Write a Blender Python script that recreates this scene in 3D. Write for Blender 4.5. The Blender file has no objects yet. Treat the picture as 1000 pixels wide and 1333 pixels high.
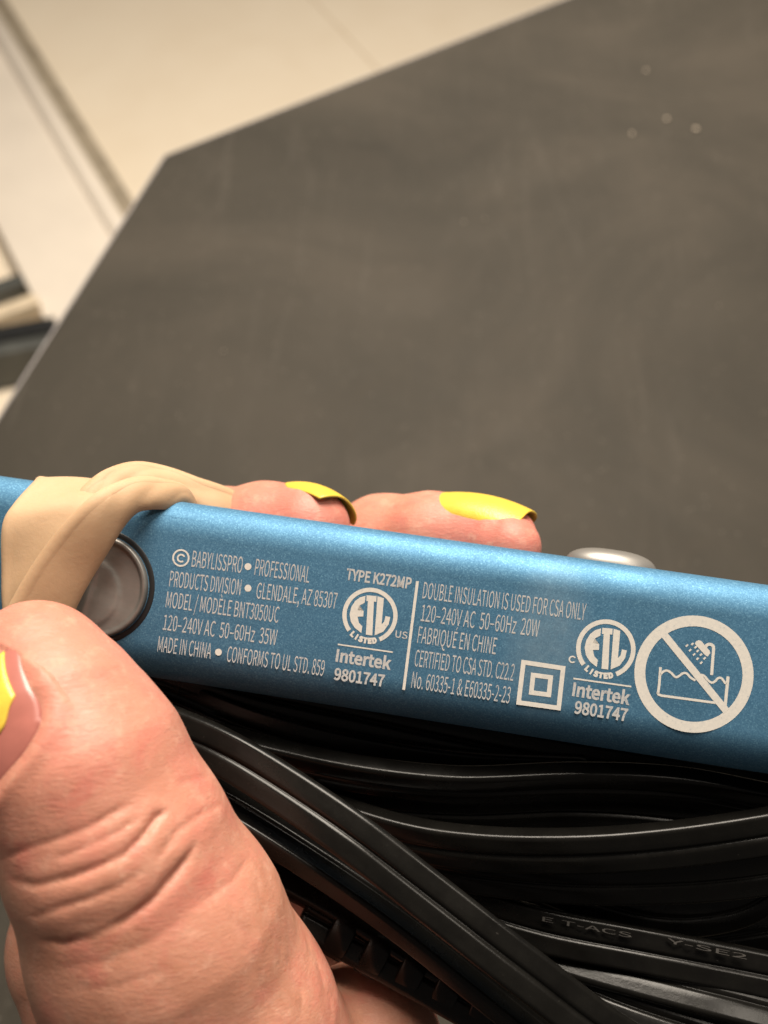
import bpy, bmesh, math, random
import numpy as np
from mathutils import Matrix, Vector

# ------------------------------------------------------------------ camera, world, lamps, exposure
random.seed(7)
rng = np.random.default_rng(7)
sc = bpy.context.scene
COL = sc.collection
FPX = 1300.0                       # focal length in photograph pixels (1000 x 1333)
TABLE_Z = 0.75                     # table height above the floor, metres
TILT = math.radians(33)            # the phone looks down and a little forward
CAM_LOC = Vector((0.0, 0.0, TABLE_Z + 0.32))
cam_d = bpy.data.cameras.new('camera')
cam = bpy.data.objects.new('camera', cam_d); COL.objects.link(cam)
cam.location = CAM_LOC; cam.rotation_euler = (TILT, 0, 0)
cam_d.sensor_fit = 'HORIZONTAL'; cam_d.sensor_width = 36.0; cam_d.lens = FPX * 0.036
cam_d.clip_start = 0.005; cam_d.clip_end = 30
cam_d.dof.use_dof = True; cam_d.dof.focus_distance = 0.119; cam_d.dof.aperture_fstop = 29
sc.camera = cam
M = Matrix.Translation(CAM_LOC) @ Matrix.Rotation(TILT, 4, 'X')   # frame of the held things: x right, y up, z back to the eye

world = bpy.data.worlds.new('World'); sc.world = world; world.use_nodes = True
world.node_tree.nodes['Background'].inputs[0].default_value = (1.0, 0.90, 0.80, 1)
world.node_tree.nodes['Background'].inputs[1].default_value = 0.10

def area(name, loc, target, size, power, color):
    l = bpy.data.lights.new(name, 'AREA'); l.shape = 'DISK'; l.size = size; l.energy = power; l.color = color
    o = bpy.data.objects.new(name, l); COL.objects.link(o)
    o.location = loc
    o.rotation_euler = (Vector(target) - Vector(loc)).to_track_quat('-Z', 'Y').to_euler()
    return o
area('ceiling_lamp', (0.12, 0.95, 2.05), (0.0, 0.25, 0.8), 0.95, 62, (1.0, 0.895, 0.76))
area('ceiling_lamp_far', (0.75, 0.25, 2.2), (0.0, 0.15, 0.8), 0.45, 6, (1.0, 0.895, 0.76))

sc.view_settings.view_transform = 'Standard'; sc.view_settings.look = 'None'
sc.view_settings.exposure = 0.0; sc.view_settings.gamma = 1.0
sc.cycles.use_denoising = True

# ------------------------------------------------------------------ helpers
def P(u, v, d):
    """point (cm, in the frame of the held things) that lies d cm in front of the eye, measured at (u, v) of the photograph"""
    return np.array([(u - 500.0) * d / FPX, -(v - 666.5) * d / FPX, -d])
def on_plane(u, v, z):
    """point in world metres where the sight line through (u, v) meets the level plane at height z"""
    r = (M.to_3x3() @ Vector(((u - 500.0) / FPX, -(v - 666.5) / FPX, -1.0)))
    t = (z - CAM_LOC.z) / r.z
    return CAM_LOC + r * t

def empty(name, mat):
    o = bpy.data.objects.new(name, None); COL.objects.link(o); o.matrix_world = mat
    o.empty_display_size = 0.01
    return o
def tag(o, label=None, cat=None, group=None, kind=None):
    if label: o['label'] = label
    if cat: o['category'] = cat
    if group: o['group'] = group
    if kind: o['kind'] = kind
    return o
def mesh_obj(name, verts, faces, mat, parent=None, smooth=True, scale=0.01):
    me = bpy.data.meshes.new(name)
    me.from_pydata([tuple(float(c) * scale for c in v) for v in verts], [], [tuple(int(i) for i in f) for f in faces])
    me.materials.append(mat)
    if smooth: me.shade_smooth()
    me.update()
    o = bpy.data.objects.new(name, me); COL.objects.link(o)
    if parent: o.parent = parent
    return o
def bm_obj(name, bm, mat, parent=None, smooth=False):
    bmesh.ops.recalc_face_normals(bm, faces=bm.faces)
    me = bpy.data.meshes.new(name); bm.to_mesh(me); bm.free(); me.materials.append(mat)
    if smooth: me.shade_smooth()
    o = bpy.data.objects.new(name, me); COL.objects.link(o)
    if parent: o.parent = parent
    return o
def catmull(pts, n):
    pts = np.asarray(pts, float)
    p = np.vstack([2 * pts[0] - pts[1], pts, 2 * pts[-1] - pts[-2]])
    out = []
    for i in range(1, len(p) - 2):
        for t in np.linspace(0, 1, n, endpoint=False):
            a, b, c, d = p[i - 1], p[i], p[i + 1], p[i + 2]
            out.append(0.5 * (2 * b + (c - a) * t + (2 * a - 5 * b + 4 * c - d) * t * t + (3 * b - a - 3 * c + d) * t ** 3))
    out.append(p[-2])
    return np.array(out)

# ------------------------------------------------------------------ materials
def new_mat(name):
    m = bpy.data.materials.new(name); m.use_nodes = True
    nt = m.node_tree; b = nt.nodes['Principled BSDF']
    return m, nt, b
def N(nt, kind, **kw):
    n = nt.nodes.new(kind)
    for k, v in kw.items():
        if k in n.inputs: n.inputs[k].default_value = v
        else: setattr(n, k, v)
    return n
def coords(nt, out='Object'):
    return N(nt, 'ShaderNodeTexCoord').outputs[out]
def noise(nt, vec, scale, detail=4, rough=0.5, dist=0.0):
    n = N(nt, 'ShaderNodeTexNoise', Scale=scale, Detail=detail, Roughness=rough, Distortion=dist)
    nt.links.new(vec, n.inputs['Vector']); return n.outputs['Fac']
def ramp(nt, fac, stops):
    r = N(nt, 'ShaderNodeValToRGB'); cr = r.color_ramp
    while len(cr.elements) < len(stops): cr.elements.new(0.5)
    for e, (p, c) in zip(cr.elements, stops):
        e.position = p; e.color = c if len(c) == 4 else (*c, 1)
    nt.links.new(fac, r.inputs['Fac']); return r.outputs['Color']
def mix(nt, fac, a, b, mode='MIX'):
    m = N(nt, 'ShaderNodeMix', data_type='RGBA', blend_type=mode)
    for i, x in ((0, fac), (6, a), (7, b)):
        if hasattr(x, 'is_output'): nt.links.new(x, m.inputs[i])
        elif i == 0: m.inputs[0].default_value = x
        else: m.inputs[i].default_value = (*x, 1)
    return m.outputs[2]
def math_n(nt, op, a, b=None, clamp=False):
    m = N(nt, 'ShaderNodeMath', operation=op, use_clamp=clamp)
    for i, x in ((0, a), (1, b)):
        if x is None: continue
        if hasattr(x, 'is_output'): nt.links.new(x, m.inputs[i])
        else: m.inputs[i].default_value = x
    return m.outputs[0]
def bump(nt, b, height, strength, dist):
    n = N(nt, 'ShaderNodeBump', Strength=strength, Distance=dist)
    nt.links.new(height, n.inputs['Height']); nt.links.new(n.outputs[0], b.inputs['Normal']); return n
def simple(name, col, rough=0.5, metal=0.0, var=0.12, scale=60, bmp=0.0):
    m, nt, b = new_mat(name); c = coords(nt)
    f = noise(nt, c, scale, 5, 0.6)
    lo = tuple(x * (1 - var) for x in col); hi = tuple(min(1, x * (1 + var)) for x in col)
    nt.links.new(ramp(nt, f, [(0.3, lo), (0.7, hi)]), b.inputs['Base Color'])
    b.inputs['Roughness'].default_value = rough; b.inputs['Metallic'].default_value = metal
    if bmp: bump(nt, b, noise(nt, c, scale * 6, 4), bmp, 0.0005)
    return m

def m_table():
    m, nt, b = new_mat('dark_laminate'); c = coords(nt)
    big = noise(nt, c, 7, 5, 0.62, 0.8); fine = noise(nt, c, 900, 4, 0.75); mid = noise(nt, c, 34, 6, 0.65, 1.4)
    base = ramp(nt, big, [(0.30, (0.025, 0.0222, 0.0172)), (0.5, (0.035, 0.0306, 0.0237)), (0.70, (0.049, 0.0418, 0.0325))])
    base = mix(nt, ramp(nt, mid, [(0.50, (0, 0, 0)), (0.8, (0.25, 0.25, 0.25))]), base, (0.062, 0.052, 0.042))
    base = mix(nt, ramp(nt, fine, [(0.45, (0, 0, 0)), (0.75, (0.4, 0.4, 0.4))]), base, (0.066, 0.056, 0.047))
    # wiped streaks and scuffs, two directions
    for rot, sx, sy, amt in ((-8, 46, 5, 0.26), (38, 60, 7, 0.10), (-60, 80, 6, 0.08)):
        mp = N(nt, 'ShaderNodeMapping'); mp.inputs['Scale'].default_value = (sx, sy, 1); mp.inputs['Rotation'].default_value = (0, 0, math.radians(rot))
        nt.links.new(c, mp.inputs['Vector'])
        st = noise(nt, mp.outputs[0], 1.0, 6, 0.65, 1.8)
        base = mix(nt, ramp(nt, st, [(0.58, (0, 0, 0)), (0.78, (amt,) * 3)]), base, (0.095, 0.083, 0.070))
    # fine dust
    vd = N(nt, 'ShaderNodeTexVoronoi', Scale=520.0); nt.links.new(c, vd.inputs['Vector'])
    sd = N(nt, 'ShaderNodeSeparateColor'); nt.links.new(vd.outputs['Color'], sd.inputs[0])
    dust = math_n(nt, 'MULTIPLY', math_n(nt, 'LESS_THAN', vd.outputs['Distance'], 0.22), math_n(nt, 'GREATER_THAN', sd.outputs[0], 0.95))
    base = mix(nt, math_n(nt, 'MULTIPLY', dust, 0.5), base, (0.16, 0.14, 0.115))
    nt.links.new(base, b.inputs['Base Color'])
    nt.links.new(ramp(nt, mid, [(0.3, (0.56,) * 3), (0.7, (0.62,) * 3)]), b.inputs['Roughness'])
    b.inputs['Specular IOR Level'].default_value = 0.09
    bump(nt, b, fine, 0.2, 0.0003)
    return m

def m_skin():
    m, nt, b = new_mat('skin'); c = coords(nt)
    n1 = noise(nt, c, 75, 6, 0.65, 0.6); n2 = noise(nt, c, 520, 5, 0.7); n3 = noise(nt, c, 190, 4, 0.6, 0.5)
    col = ramp(nt, n1, [(0.30, (0.41, 0.178, 0.112)), (0.50, (0.48, 0.222, 0.150)), (0.70, (0.53, 0.208, 0.150))])
    at = N(nt, 'ShaderNodeAttribute', attribute_name='blush')
    col = mix(nt, at.outputs['Fac'], col, (0.56, 0.165, 0.14))
    col = mix(nt, ramp(nt, n2, [(0.52, (0, 0, 0)), (0.70, (0.55, 0.55, 0.55))]), col, (0.58, 0.32, 0.23))
    col = mix(nt, ramp(nt, n3, [(0.52, (0, 0, 0)), (0.72, (0.6, 0.6, 0.6))]), col, (0.49, 0.145, 0.112))
    nt.links.new(col, b.inputs['Base Color'])
    nt.links.new(ramp(nt, n2, [(0.3, (0.42,) * 3), (0.7, (0.58,) * 3)]), b.inputs['Roughness']); b.inputs['Specular IOR Level'].default_value = 0.4
    b.inputs['Subsurface Weight'].default_value = 0.25
    b.inputs['Subsurface Radius'].default_value = (1.0, 0.36, 0.22); b.inputs['Subsurface Scale'].default_value = 0.0025
    # fine crossing skin lines: stretched noise along and across the thumb, plus pores
    h = None
    for rot, sx, sy, amt in ((24, 420, 1900, 1.0), (-58, 380, 1700, 0.8), (-20, 330, 1500, 0.5)):
        mp = N(nt, 'ShaderNodeMapping'); mp.inputs['Scale'].default_value = (sx, sy, 700); mp.inputs['Rotation'].default_value = (0, 0, math.radians(rot))
        nt.links.new(c, mp.inputs['Vector'])
        st = noise(nt, mp.outputs[0], 1.0, 3, 0.55, 0.7)
        ridge = math_n(nt, 'MULTIPLY', math_n(nt, 'ABSOLUTE', math_n(nt, 'SUBTRACT', st, 0.5)), amt * 4)
        ridge = math_n(nt, 'MINIMUM', ridge, 0.35)
        h = ridge if h is None else math_n(nt, 'ADD', h, ridge)
    v = N(nt, 'ShaderNodeTexVoronoi', feature='F1', Scale=2300.0); nt.links.new(c, v.inputs['Vector'])
    h = math_n(nt, 'ADD', h, math_n(nt, 'MULTIPLY', v.outputs['Distance'], 0.35))
    h = math_n(nt, 'ADD', h, math_n(nt, 'MULTIPLY', noise(nt, c, 260, 5, 0.6), 2.2))
    bump(nt, b, h, 0.26, 0.00015)
    return m

def m_paint():
    m, nt, b = new_mat('metallic_blue_paint'); c = coords(nt)
    fl = N(nt, 'ShaderNodeTexVoronoi', Scale=7500.0); nt.links.new(c, fl.inputs['Vector'])
    fl2 = N(nt, 'ShaderNodeTexVoronoi', Scale=4200.0); nt.links.new(c, fl2.inputs['Vector'])
    sep = N(nt, 'ShaderNodeSeparateColor'); nt.links.new(fl.outputs['Color'], sep.inputs[0])
    col = ramp(nt, sep.outputs[0], [(0.0, (0.066, 0.172, 0.288)), (0.55, (0.083, 0.208, 0.335)), (0.92, (0.11, 0.25, 0.385)), (1.0, (0.15, 0.32, 0.46))])
    g = noise(nt, c, 90, 5, 0.6)
    col = mix(nt, ramp(nt, g, [(0.55, (0, 0, 0)), (0.8, (0.25, 0.25, 0.25))]), col, (0.12, 0.27, 0.40))
    # a dull fingermark on the face
    mp = N(nt, 'ShaderNodeMapping'); mp.inputs['Location'].default_value = (-1.72, -0.2, -0.0); mp.inputs['Scale'].default_value = (170, 95, 20)
    nt.links.new(c, mp.inputs['Vector'])
    ln = N(nt, 'ShaderNodeVectorMath', operation='LENGTH'); nt.links.new(mp.outputs[0], ln.inputs[0])
    sm = math_n(nt, 'MULTIPLY', ramp(nt, ln.outputs['Value'], [(0.35, (1, 1, 1)), (1.0, (0, 0, 0))]), math_n(nt, 'MULTIPLY', noise(nt, c, 600, 4, 0.7), 0.55))
    col = mix(nt, sm, col, (0.33, 0.46, 0.56))
    nt.links.new(col, b.inputs['Base Color'])
    b.inputs['Metallic'].default_value = 0.62; b.inputs['Specular IOR Level'].default_value = 0.2
    mp2 = N(nt, 'ShaderNodeMapping'); mp2.inputs['Scale'].default_value = (60, 900, 300); mp2.inputs['Rotation'].default_value = (0, 0, 0.25)
    nt.links.new(c, mp2.inputs['Vector'])
    scr = noise(nt, mp2.outputs[0], 1.0, 3, 0.6, 0.4)                 # hairline scratches and uneven sheen from handling
    rg = math_n(nt, 'ADD', ramp(nt, noise(nt, c, 45, 5, 0.65, 0.8), [(0.3, (0.52,) * 3), (0.72, (0.72,) * 3)]), ramp(nt, scr, [(0.66, (0, 0, 0)), (0.74, (0.12,) * 3)]))
    nt.links.new(rg, b.inputs['Roughness'])
    b.inputs['Coat Weight'].default_value = 0.02; b.inputs['Coat Roughness'].default_value = 0.22
    s2 = N(nt, 'ShaderNodeSeparateColor'); nt.links.new(fl2.outputs['Color'], s2.inputs[0])
    bump(nt, b, math_n(nt, 'ADD', s2.outputs[1], noise(nt, c, 1800, 3)), 0.06, 0.00013)
    return m

def m_print(name='silver_print', k=1.0, tint=(1, 1, 1), thr=0.26):
    m, nt, b = new_mat(name); c = coords(nt)
    n1 = noise(nt, c, 2300, 3, 0.7); n2 = noise(nt, c, 260, 4, 0.6)
    t = lambda x: tuple(v * k * w for v, w in zip(x, tint))
    col = ramp(nt, n1, [(thr, t((0.34, 0.39, 0.45))), (thr + 0.10, t((0.64, 0.62, 0.58))), (0.7, t((0.74, 0.70, 0.64)))])
    col = mix(nt, ramp(nt, n2, [(0.58, (0, 0, 0)), (0.8, (0.35, 0.35, 0.35))]), col, t((0.50, 0.47, 0.43)))
    nt.links.new(col, b.inputs['Base Color']); b.inputs['Roughness'].default_value = 0.5
    return m

def m_rubber():
    m, nt, b = new_mat('tan_rubber'); c = coords(nt)
    n1 = noise(nt, c, 90, 5, 0.6); n2 = noise(nt, c, 1200, 4, 0.7)
    col = ramp(nt, n1, [(0.3, (0.46, 0.30, 0.178)), (0.7, (0.52, 0.35, 0.215))])
    col = mix(nt, ramp(nt, n2, [(0.6, (0, 0, 0)), (0.8, (0.3, 0.3, 0.3))]), col, (0.60, 0.43, 0.27))
    nt.links.new(col, b.inputs['Base Color']); b.inputs['Roughness'].default_value = 0.62
    b.inputs['Specular IOR Level'].default_value = 0.3
    b.inputs['Subsurface Weight'].default_value = 0.12; b.inputs['Subsurface Scale'].default_value = 0.0015
    b.inputs['Subsurface Radius'].default_value = (1, .6, .35)
    bump(nt, b, math_n(nt, 'ADD', n2, math_n(nt, 'MULTIPLY', n1, 2.0)), 0.25, 0.00015)
    return m

def m_cord():
    m, nt, b = new_mat('black_cord_plastic'); c = coords(nt)
    n1 = noise(nt, c, 160, 5, 0.65); n2 = noise(nt, c, 2200, 3, 0.7)
    col = ramp(nt, n1, [(0.35, (0.0045, 0.0042, 0.0038)), (0.7, (0.0075, 0.007, 0.006))])
    col = mix(nt, ramp(nt, n2, [(0.70, (0, 0, 0)), (0.78, (0.7, 0.7, 0.7))]), col, (0.06, 0.055, 0.05))
    nt.links.new(col, b.inputs['Base Color'])
    nt.links.new(ramp(nt, n1, [(0.3, (0.20,) * 3), (0.75, (0.33,) * 3)]), b.inputs['Roughness'])
    b.inputs['Specular IOR Level'].default_value = 0.24
    bump(nt, b, math_n(nt, 'ADD', n1, math_n(nt, 'MULTIPLY', n2, 0.4)), 0.15, 0.0002)
    return m

def m_pivot():
    m, nt, b = new_mat('brushed_grey_metal'); c = coords(nt)
    mp = N(nt, 'ShaderNodeMapping'); mp.inputs['Scale'].default_value = (300, 2500, 300); mp.inputs['Rotation'].default_value = (0, 0, 0.9)
    nt.links.new(c, mp.inputs['Vector'])
    s = noise(nt, mp.outputs[0], 1.0, 4, 0.6); n2 = noise(nt, c, 220, 4)
    col = ramp(nt, n2, [(0.3, (0.17, 0.16, 0.148)), (0.7, (0.29, 0.275, 0.255))])
    nt.links.new(col, b.inputs['Base Color']); b.inputs['Metallic'].default_value = 0.6
    nt.links.new(ramp(nt, s, [(0.3, (0.36,) * 3), (0.7, (0.5,) * 3)]), b.inputs['Roughness'])
    bump(nt, b, math_n(nt, 'ADD', s, n2), 0.12, 0.0001)
    return m

def m_floor():
    m, nt, b = new_mat('cream_floor_tile'); c = coords(nt)
    n1 = noise(nt, c, 6, 5, 0.6, 0.5); n2 = noise(nt, c, 60, 5, 0.6)
    col = ramp(nt, n1, [(0.3, (0.84, 0.725, 0.565)), (0.7, (0.89, 0.785, 0.63))])
    col = mix(nt, ramp(nt, n2, [(0.6, (0, 0, 0)), (0.8, (0.25, 0.25, 0.25))]), col, (0.76, 0.65, 0.51))
    nt.links.new(col, b.inputs['Base Color']); b.inputs['Roughness'].default_value = 0.4
    return m

MAT = dict(lettering=m_print('silver_lettering', 0.72, (0.96, 0.99, 1.06), 0.34), worn=simple('worn_cord_plastic', (0.05, 0.046, 0.042), 0.4),table=m_table(), skin=m_skin(), paint=m_paint(), printing=m_print(k=0.92), rubber=m_rubber(), cord=m_cord(), pivot=m_pivot(), floor=m_floor(),
    edge=simple('pale_edge_band', (0.27, 0.25, 0.25), 0.5), gap=simple('black_gap', (0.008, 0.009, 0.010), 0.5),
    board=simple('painted_board', (0.80, 0.72, 0.62), 0.45, var=0.05, scale=9), grout=simple('grout', (0.60, 0.50, 0.38), 0.8), bead_shade=simple('bead_shade_brown', (0.34, 0.285, 0.21), 0.7, var=0.3),  # the last brown paints the shade between bead and floor
    darkbox=simple('dark_grey_box', (0.075, 0.078, 0.072), 0.6, var=0.25, scale=25), dull_crumb=simple('dull_crumb', (0.17, 0.145, 0.115), 0.8, scale=900), crumb=simple('crumb', (0.55, 0.46, 0.36), 0.8, scale=900),
    nail=simple('bare_nail', (0.36, 0.125, 0.10), 0.30, var=0.1, scale=300), polish=simple('yellow_polish', (0.70, 0.475, 0.06), 0.33, var=0.08, scale=700, bmp=0.15),
    button=simple('grey_button_plastic', (0.30, 0.285, 0.265), 0.42, 0.6, var=0.06), shelf=simple('cream_shelf', (0.70, 0.58, 0.42), 0.5))

# ------------------------------------------------------------------ the setting: floor tiles, plinth, table top
floor = tag(bpy.data.objects.new('floor', None), kind='structure')
COL.objects.link(floor)
fx = on_plane(120, 175, 0.0)
d1 = (on_plane(175, 258, 0.0) - on_plane(12, 0, 0.0)); ang = math.atan2(d1.y, d1.x)      # the room's own direction: along the plinth
FR = Matrix.Translation((fx.x, fx.y, 0)) @ Matrix.Rotation(ang, 4, 'Z')                   # x along the plinth, y to the right of it
floor.matrix_world = FR
FRi = FR.inverted()
def room(u, v, z=0.0): return FRi @ on_plane(u, v, z)
def slab(name, x0, x1, y0, y1, z0, z1, mat, parent, bev=0.0, seg=2):
    bm = bmesh.new()
    bmesh.ops.create_cube(bm, size=1, matrix=Matrix.Translation(((x0 + x1) / 2, (y0 + y1) / 2, (z0 + z1) / 2)) @ Matrix.Diagonal((x1 - x0, y1 - y0, z1 - z0, 1)))
    if bev: bmesh.ops.bevel(bm, geom=bm.edges[:], offset=bev, segments=seg, affect='EDGES', profile=0.5)
    return bm_obj(name, bm, mat, parent, smooth=False)
side = 1 if room(400, 60).y > 0 else -1
g = room(450, 45).y                                                # where the joint between two tiles runs
bed = slab('grout_bed', -3, 3, -3, 3, -0.05, -0.003, MAT['grout'], floor)
ty = sorted([g, g + side * 0.6, g - side * 0.6, g + side * 1.2, g - side * 1.2]); tx = [-2.9, -1.3, 1.1, 2.9]
for i in range(3):
    for j in range(4):
        slab('floor_tile', tx[i], tx[i + 1] - 0.003, ty[j] + 0.001, ty[j + 1] - 0.001, -0.02, 0.0, MAT['floor'], floor, 0.001, 1)

plinth = tag(empty('plinth', FR), 'cream painted plinth board with a rounded bead along its edge', 'plinth')
H = 0.035
yb0 = room(143, 303, H).y; yb1 = room(36, 373, H).y; ys = room(174, 262, 0.004).y
def yo(a, t): return a + side * t
slab('board', -1.2, 1.2, *sorted((yb0, yb1)), 0.0, H, MAT['board'], plinth, 0.002)
rb_ = 0.0165
bm = bmesh.new()                                                   # the bead: a round rod along the board's edge
bmesh.ops.create_cone(bm, cap_ends=True, segments=28, radius1=rb_, radius2=rb_, depth=2.4,
    matrix=Matrix.Translation((0, yo(yb0, rb_ * 0.9), H - 0.003)) @ Matrix.Rotation(math.pi / 2, 4, 'Y'))
bm_obj('bead', bm, MAT['board'], plinth, smooth=True)
bm = bmesh.new()                                                   # added dark strip, bead to floor: the bead's shade put into colour
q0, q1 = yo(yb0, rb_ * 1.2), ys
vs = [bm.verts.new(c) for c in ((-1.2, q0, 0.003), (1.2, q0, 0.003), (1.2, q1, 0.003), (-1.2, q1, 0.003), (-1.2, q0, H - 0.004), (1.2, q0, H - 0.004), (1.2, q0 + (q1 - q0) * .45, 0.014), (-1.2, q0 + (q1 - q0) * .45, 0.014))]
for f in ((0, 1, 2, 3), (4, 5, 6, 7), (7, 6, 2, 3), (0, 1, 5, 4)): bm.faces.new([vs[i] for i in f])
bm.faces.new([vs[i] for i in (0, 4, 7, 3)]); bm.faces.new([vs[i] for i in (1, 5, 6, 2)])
bm_obj('bead_shade_strip', bm, MAT['bead_shade'], plinth)

# what stands in the dark behind the plinth
bx = room(40, 425, 0.06)
def behind(name, label, cat, pa, pb, z0, z1, depth, mat):
    a, b_ = on_plane(*pa, z1), on_plane(*pb, z1)
    dv = b_ - a; an = math.atan2(dv.y, dv.x)
    t = tag(empty(name, Matrix.Translation((a.x, a.y, z0)) @ Matrix.Rotation(an, 4, 'Z')), label, cat)
    return t, dv.length
t, L = behind('dark_box', 'dark grey lidded box on the floor at the left edge, behind the cream plinth', 'box', (-60, 436), (70, 412), 0.0, 0.08, 0, None)
slab('box_body', -0.1, L, -0.040, 0.0, 0.0, 0.070, MAT['darkbox'], t, 0.003)
slab('lid', -0.1, L + 0.001, -0.022, 0.001, 0.0702, 0.080, MAT['gap'], t, 0.002)
t, L = behind('shelf_strip', 'narrow cream strip lying behind the plinth above the dark box', 'strip', (-60, 418), (45, 380), 0.0, 0.05, 0, None)
slab('shelf_rail', -0.1, L, -0.022, 0.0, 0.0, 0.05, MAT['shelf'], t, 0.003)
t, L = behind('dark_slot', 'thin brown black slat at the far left edge beyond the cream strip', 'slat', (-60, 392), (34, 358), 0.0, 0.03, 0, None)
slab('slat_body', -0.1, L, -0.012, 0.004, 0.0, 0.03, MAT['darkbox'], t, 0.002)
slab('slat_edge', -0.1, L - 0.01, 0.007, 0.015, 0.0, 0.026, MAT['gap'], t, 0.002)

# table top: a slab with a clipped corner
corner = on_plane(215, 202, TABLE_Z); e_left = on_plane(0, 541, TABLE_Z); e_right = on_plane(728, 1, TABLE_Z)
dl = (e_left - corner).normalized(); dr = (e_right - corner).normalized()
pl = corner + dl * 0.55; pr = corner + dr * 0.8
poly = [corner, pl, Vector((pl.x + 0.05, -0.55, TABLE_Z)), Vector((pr.x + 0.1, -0.55, TABLE_Z)), pr]
table = tag(empty('table', Matrix.Translation((corner.x, corner.y, 0))), 'dark grey brown table top with a clipped corner and pale edge, under the hand', 'table')
def prism(name, pts, z0, z1, mat, parent, bev=0.0):
    o = parent.matrix_world.translation
    bm = bmesh.new()
    vs = [bm.verts.new((p.x - o.x, p.y - o.y, z0)) for p in pts]
    f = bm.faces.new(vs); r = bmesh.ops.extrude_face_region(bm, geom=[f])
    for v in r['geom']:
        if isinstance(v, bmesh.types.BMVert): v.co.z = z1
    if bev: bmesh.ops.bevel(bm, geom=bm.edges[:], offset=bev, segments=2, affect='EDGES')
    return bm_obj(name, bm, mat, parent)
prism('top', poly, TABLE_Z - 0.022, TABLE_Z, MAT['table'], table, 0.0006)
def strip(a, b, w):
    dv = (b - a).normalized(); n = Vector((dv.y, -dv.x, 0))
    cen = (poly[2] + poly[3]) / 2
    if (cen - a).dot(n) > 0: n = -n
    return [a - n * 0.00015 + n * 0.0003, b + n * 0.00015, b + n * w, a + n * w]
prism('edge_band', strip(corner, pl, 0.0010), TABLE_Z - 0.022, TABLE_Z - 0.0004, MAT['edge'], table, 0.0002)
prism('edge_band', strip(pr, corner, 0.0010), TABLE_Z - 0.022, TABLE_Z - 0.0004, MAT['edge'], table, 0.0002)
for (sx, sy) in ((0.12, -0.75), (0.7, -0.75), (0.35, -0.1)):
    slab('leg', sx, sx + 0.04, sy, sy + 0.04, 0.0, TABLE_Z - 0.023, MAT['darkbox'], table, 0.003)
crumbs = [(868, 155, 1.0, 'bright pale crumb on the table, upper left one of the two brightest'), (906, 168, 1.05, 'brightest pale crumb on the table, rightmost of the upper right cluster'),
    (823, 174, .75, 'dull pale crumb on the table, leftmost of the upper right cluster'), (841, 92, .8, 'dull crumb on the table, highest in the photo, above the crumb cluster'),
    (869, 172, .5, 'tiny faint crumb on the table, just below a bright crumb in the cluster'),
    (604, 290, .85, 'pale crumb on the middle of the table, left one of a close pair'), (631, 285, .65, 'faint crumb on the middle of the table, right one of a close pair'),
    (760, 142, .5, 'faint crumb on the table, alone to the left of the upper right cluster'), (936, 398, .6, 'small crumb on the table near the right edge of the photo'),
    (291, 458, .75, 'dull crumb on the left half of the table, left of two above the fingers'), (357, 449, .5, 'faint crumb on the left half of the table, right of two above the fingers')]
for k, (u, v, sz, lab) in enumerate(crumbs):
    p = on_plane(u, v, TABLE_Z)
    bm = bmesh.new(); bmesh.ops.create_icosphere(bm, subdivisions=2, radius=0.00085 * sz)
    for vt in bm.verts: vt.co *= 1 + random.uniform(-.25, .25)
    bmesh.ops.scale(bm, vec=(1.1, 1, .5), verts=bm.verts)
    o = bm_obj('crumb', bm, MAT['crumb'] if v < 180 and u > 820 and sz > 0.7 else MAT['dull_crumb'], None, True); o.location = (p.x, p.y, TABLE_Z + 0.0003 * sz)
    tag(o, lab, 'crumb', 'crumbs on the table top')

# ------------------------------------------------------------------ flat iron
D0 = P(600, 842, 12.0)
DEV = Matrix.Translation(Vector(D0)) @ Matrix.Rotation(math.radians(-8.0), 4, 'Z') @ Matrix.Rotation(math.radians(-4.6), 4, 'Y') @ Matrix.Rotation(math.radians(-1.0), 4, 'X')
DEVm = Matrix.Translation(Vector(D0) * 0.01) @ DEV.to_3x3().to_4x4()
iron = tag(empty('flat_iron', M @ DEVm), 'metallic blue mini flat iron with silver printing, held between thumb and fingers', 'flat iron')
DEVi = DEV.inverted()
eye = DEVi @ Vector((0, 0, 0))
def on_face(u, v, z=0.0):
    """measured print position -> cm on the iron's printed face"""
    r = DEVi.to_3x3() @ Vector(((u - 500.0) / FPX, -(v - 666.5) / FPX, -1.0))
    t = (z - eye.z) / r.z
    p = eye + r * t
    return np.array([p.x, p.y])
YT = on_face(600, 707)[1] + 0.02; YB = on_face(600, 954)[1] - 0.00
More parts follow.
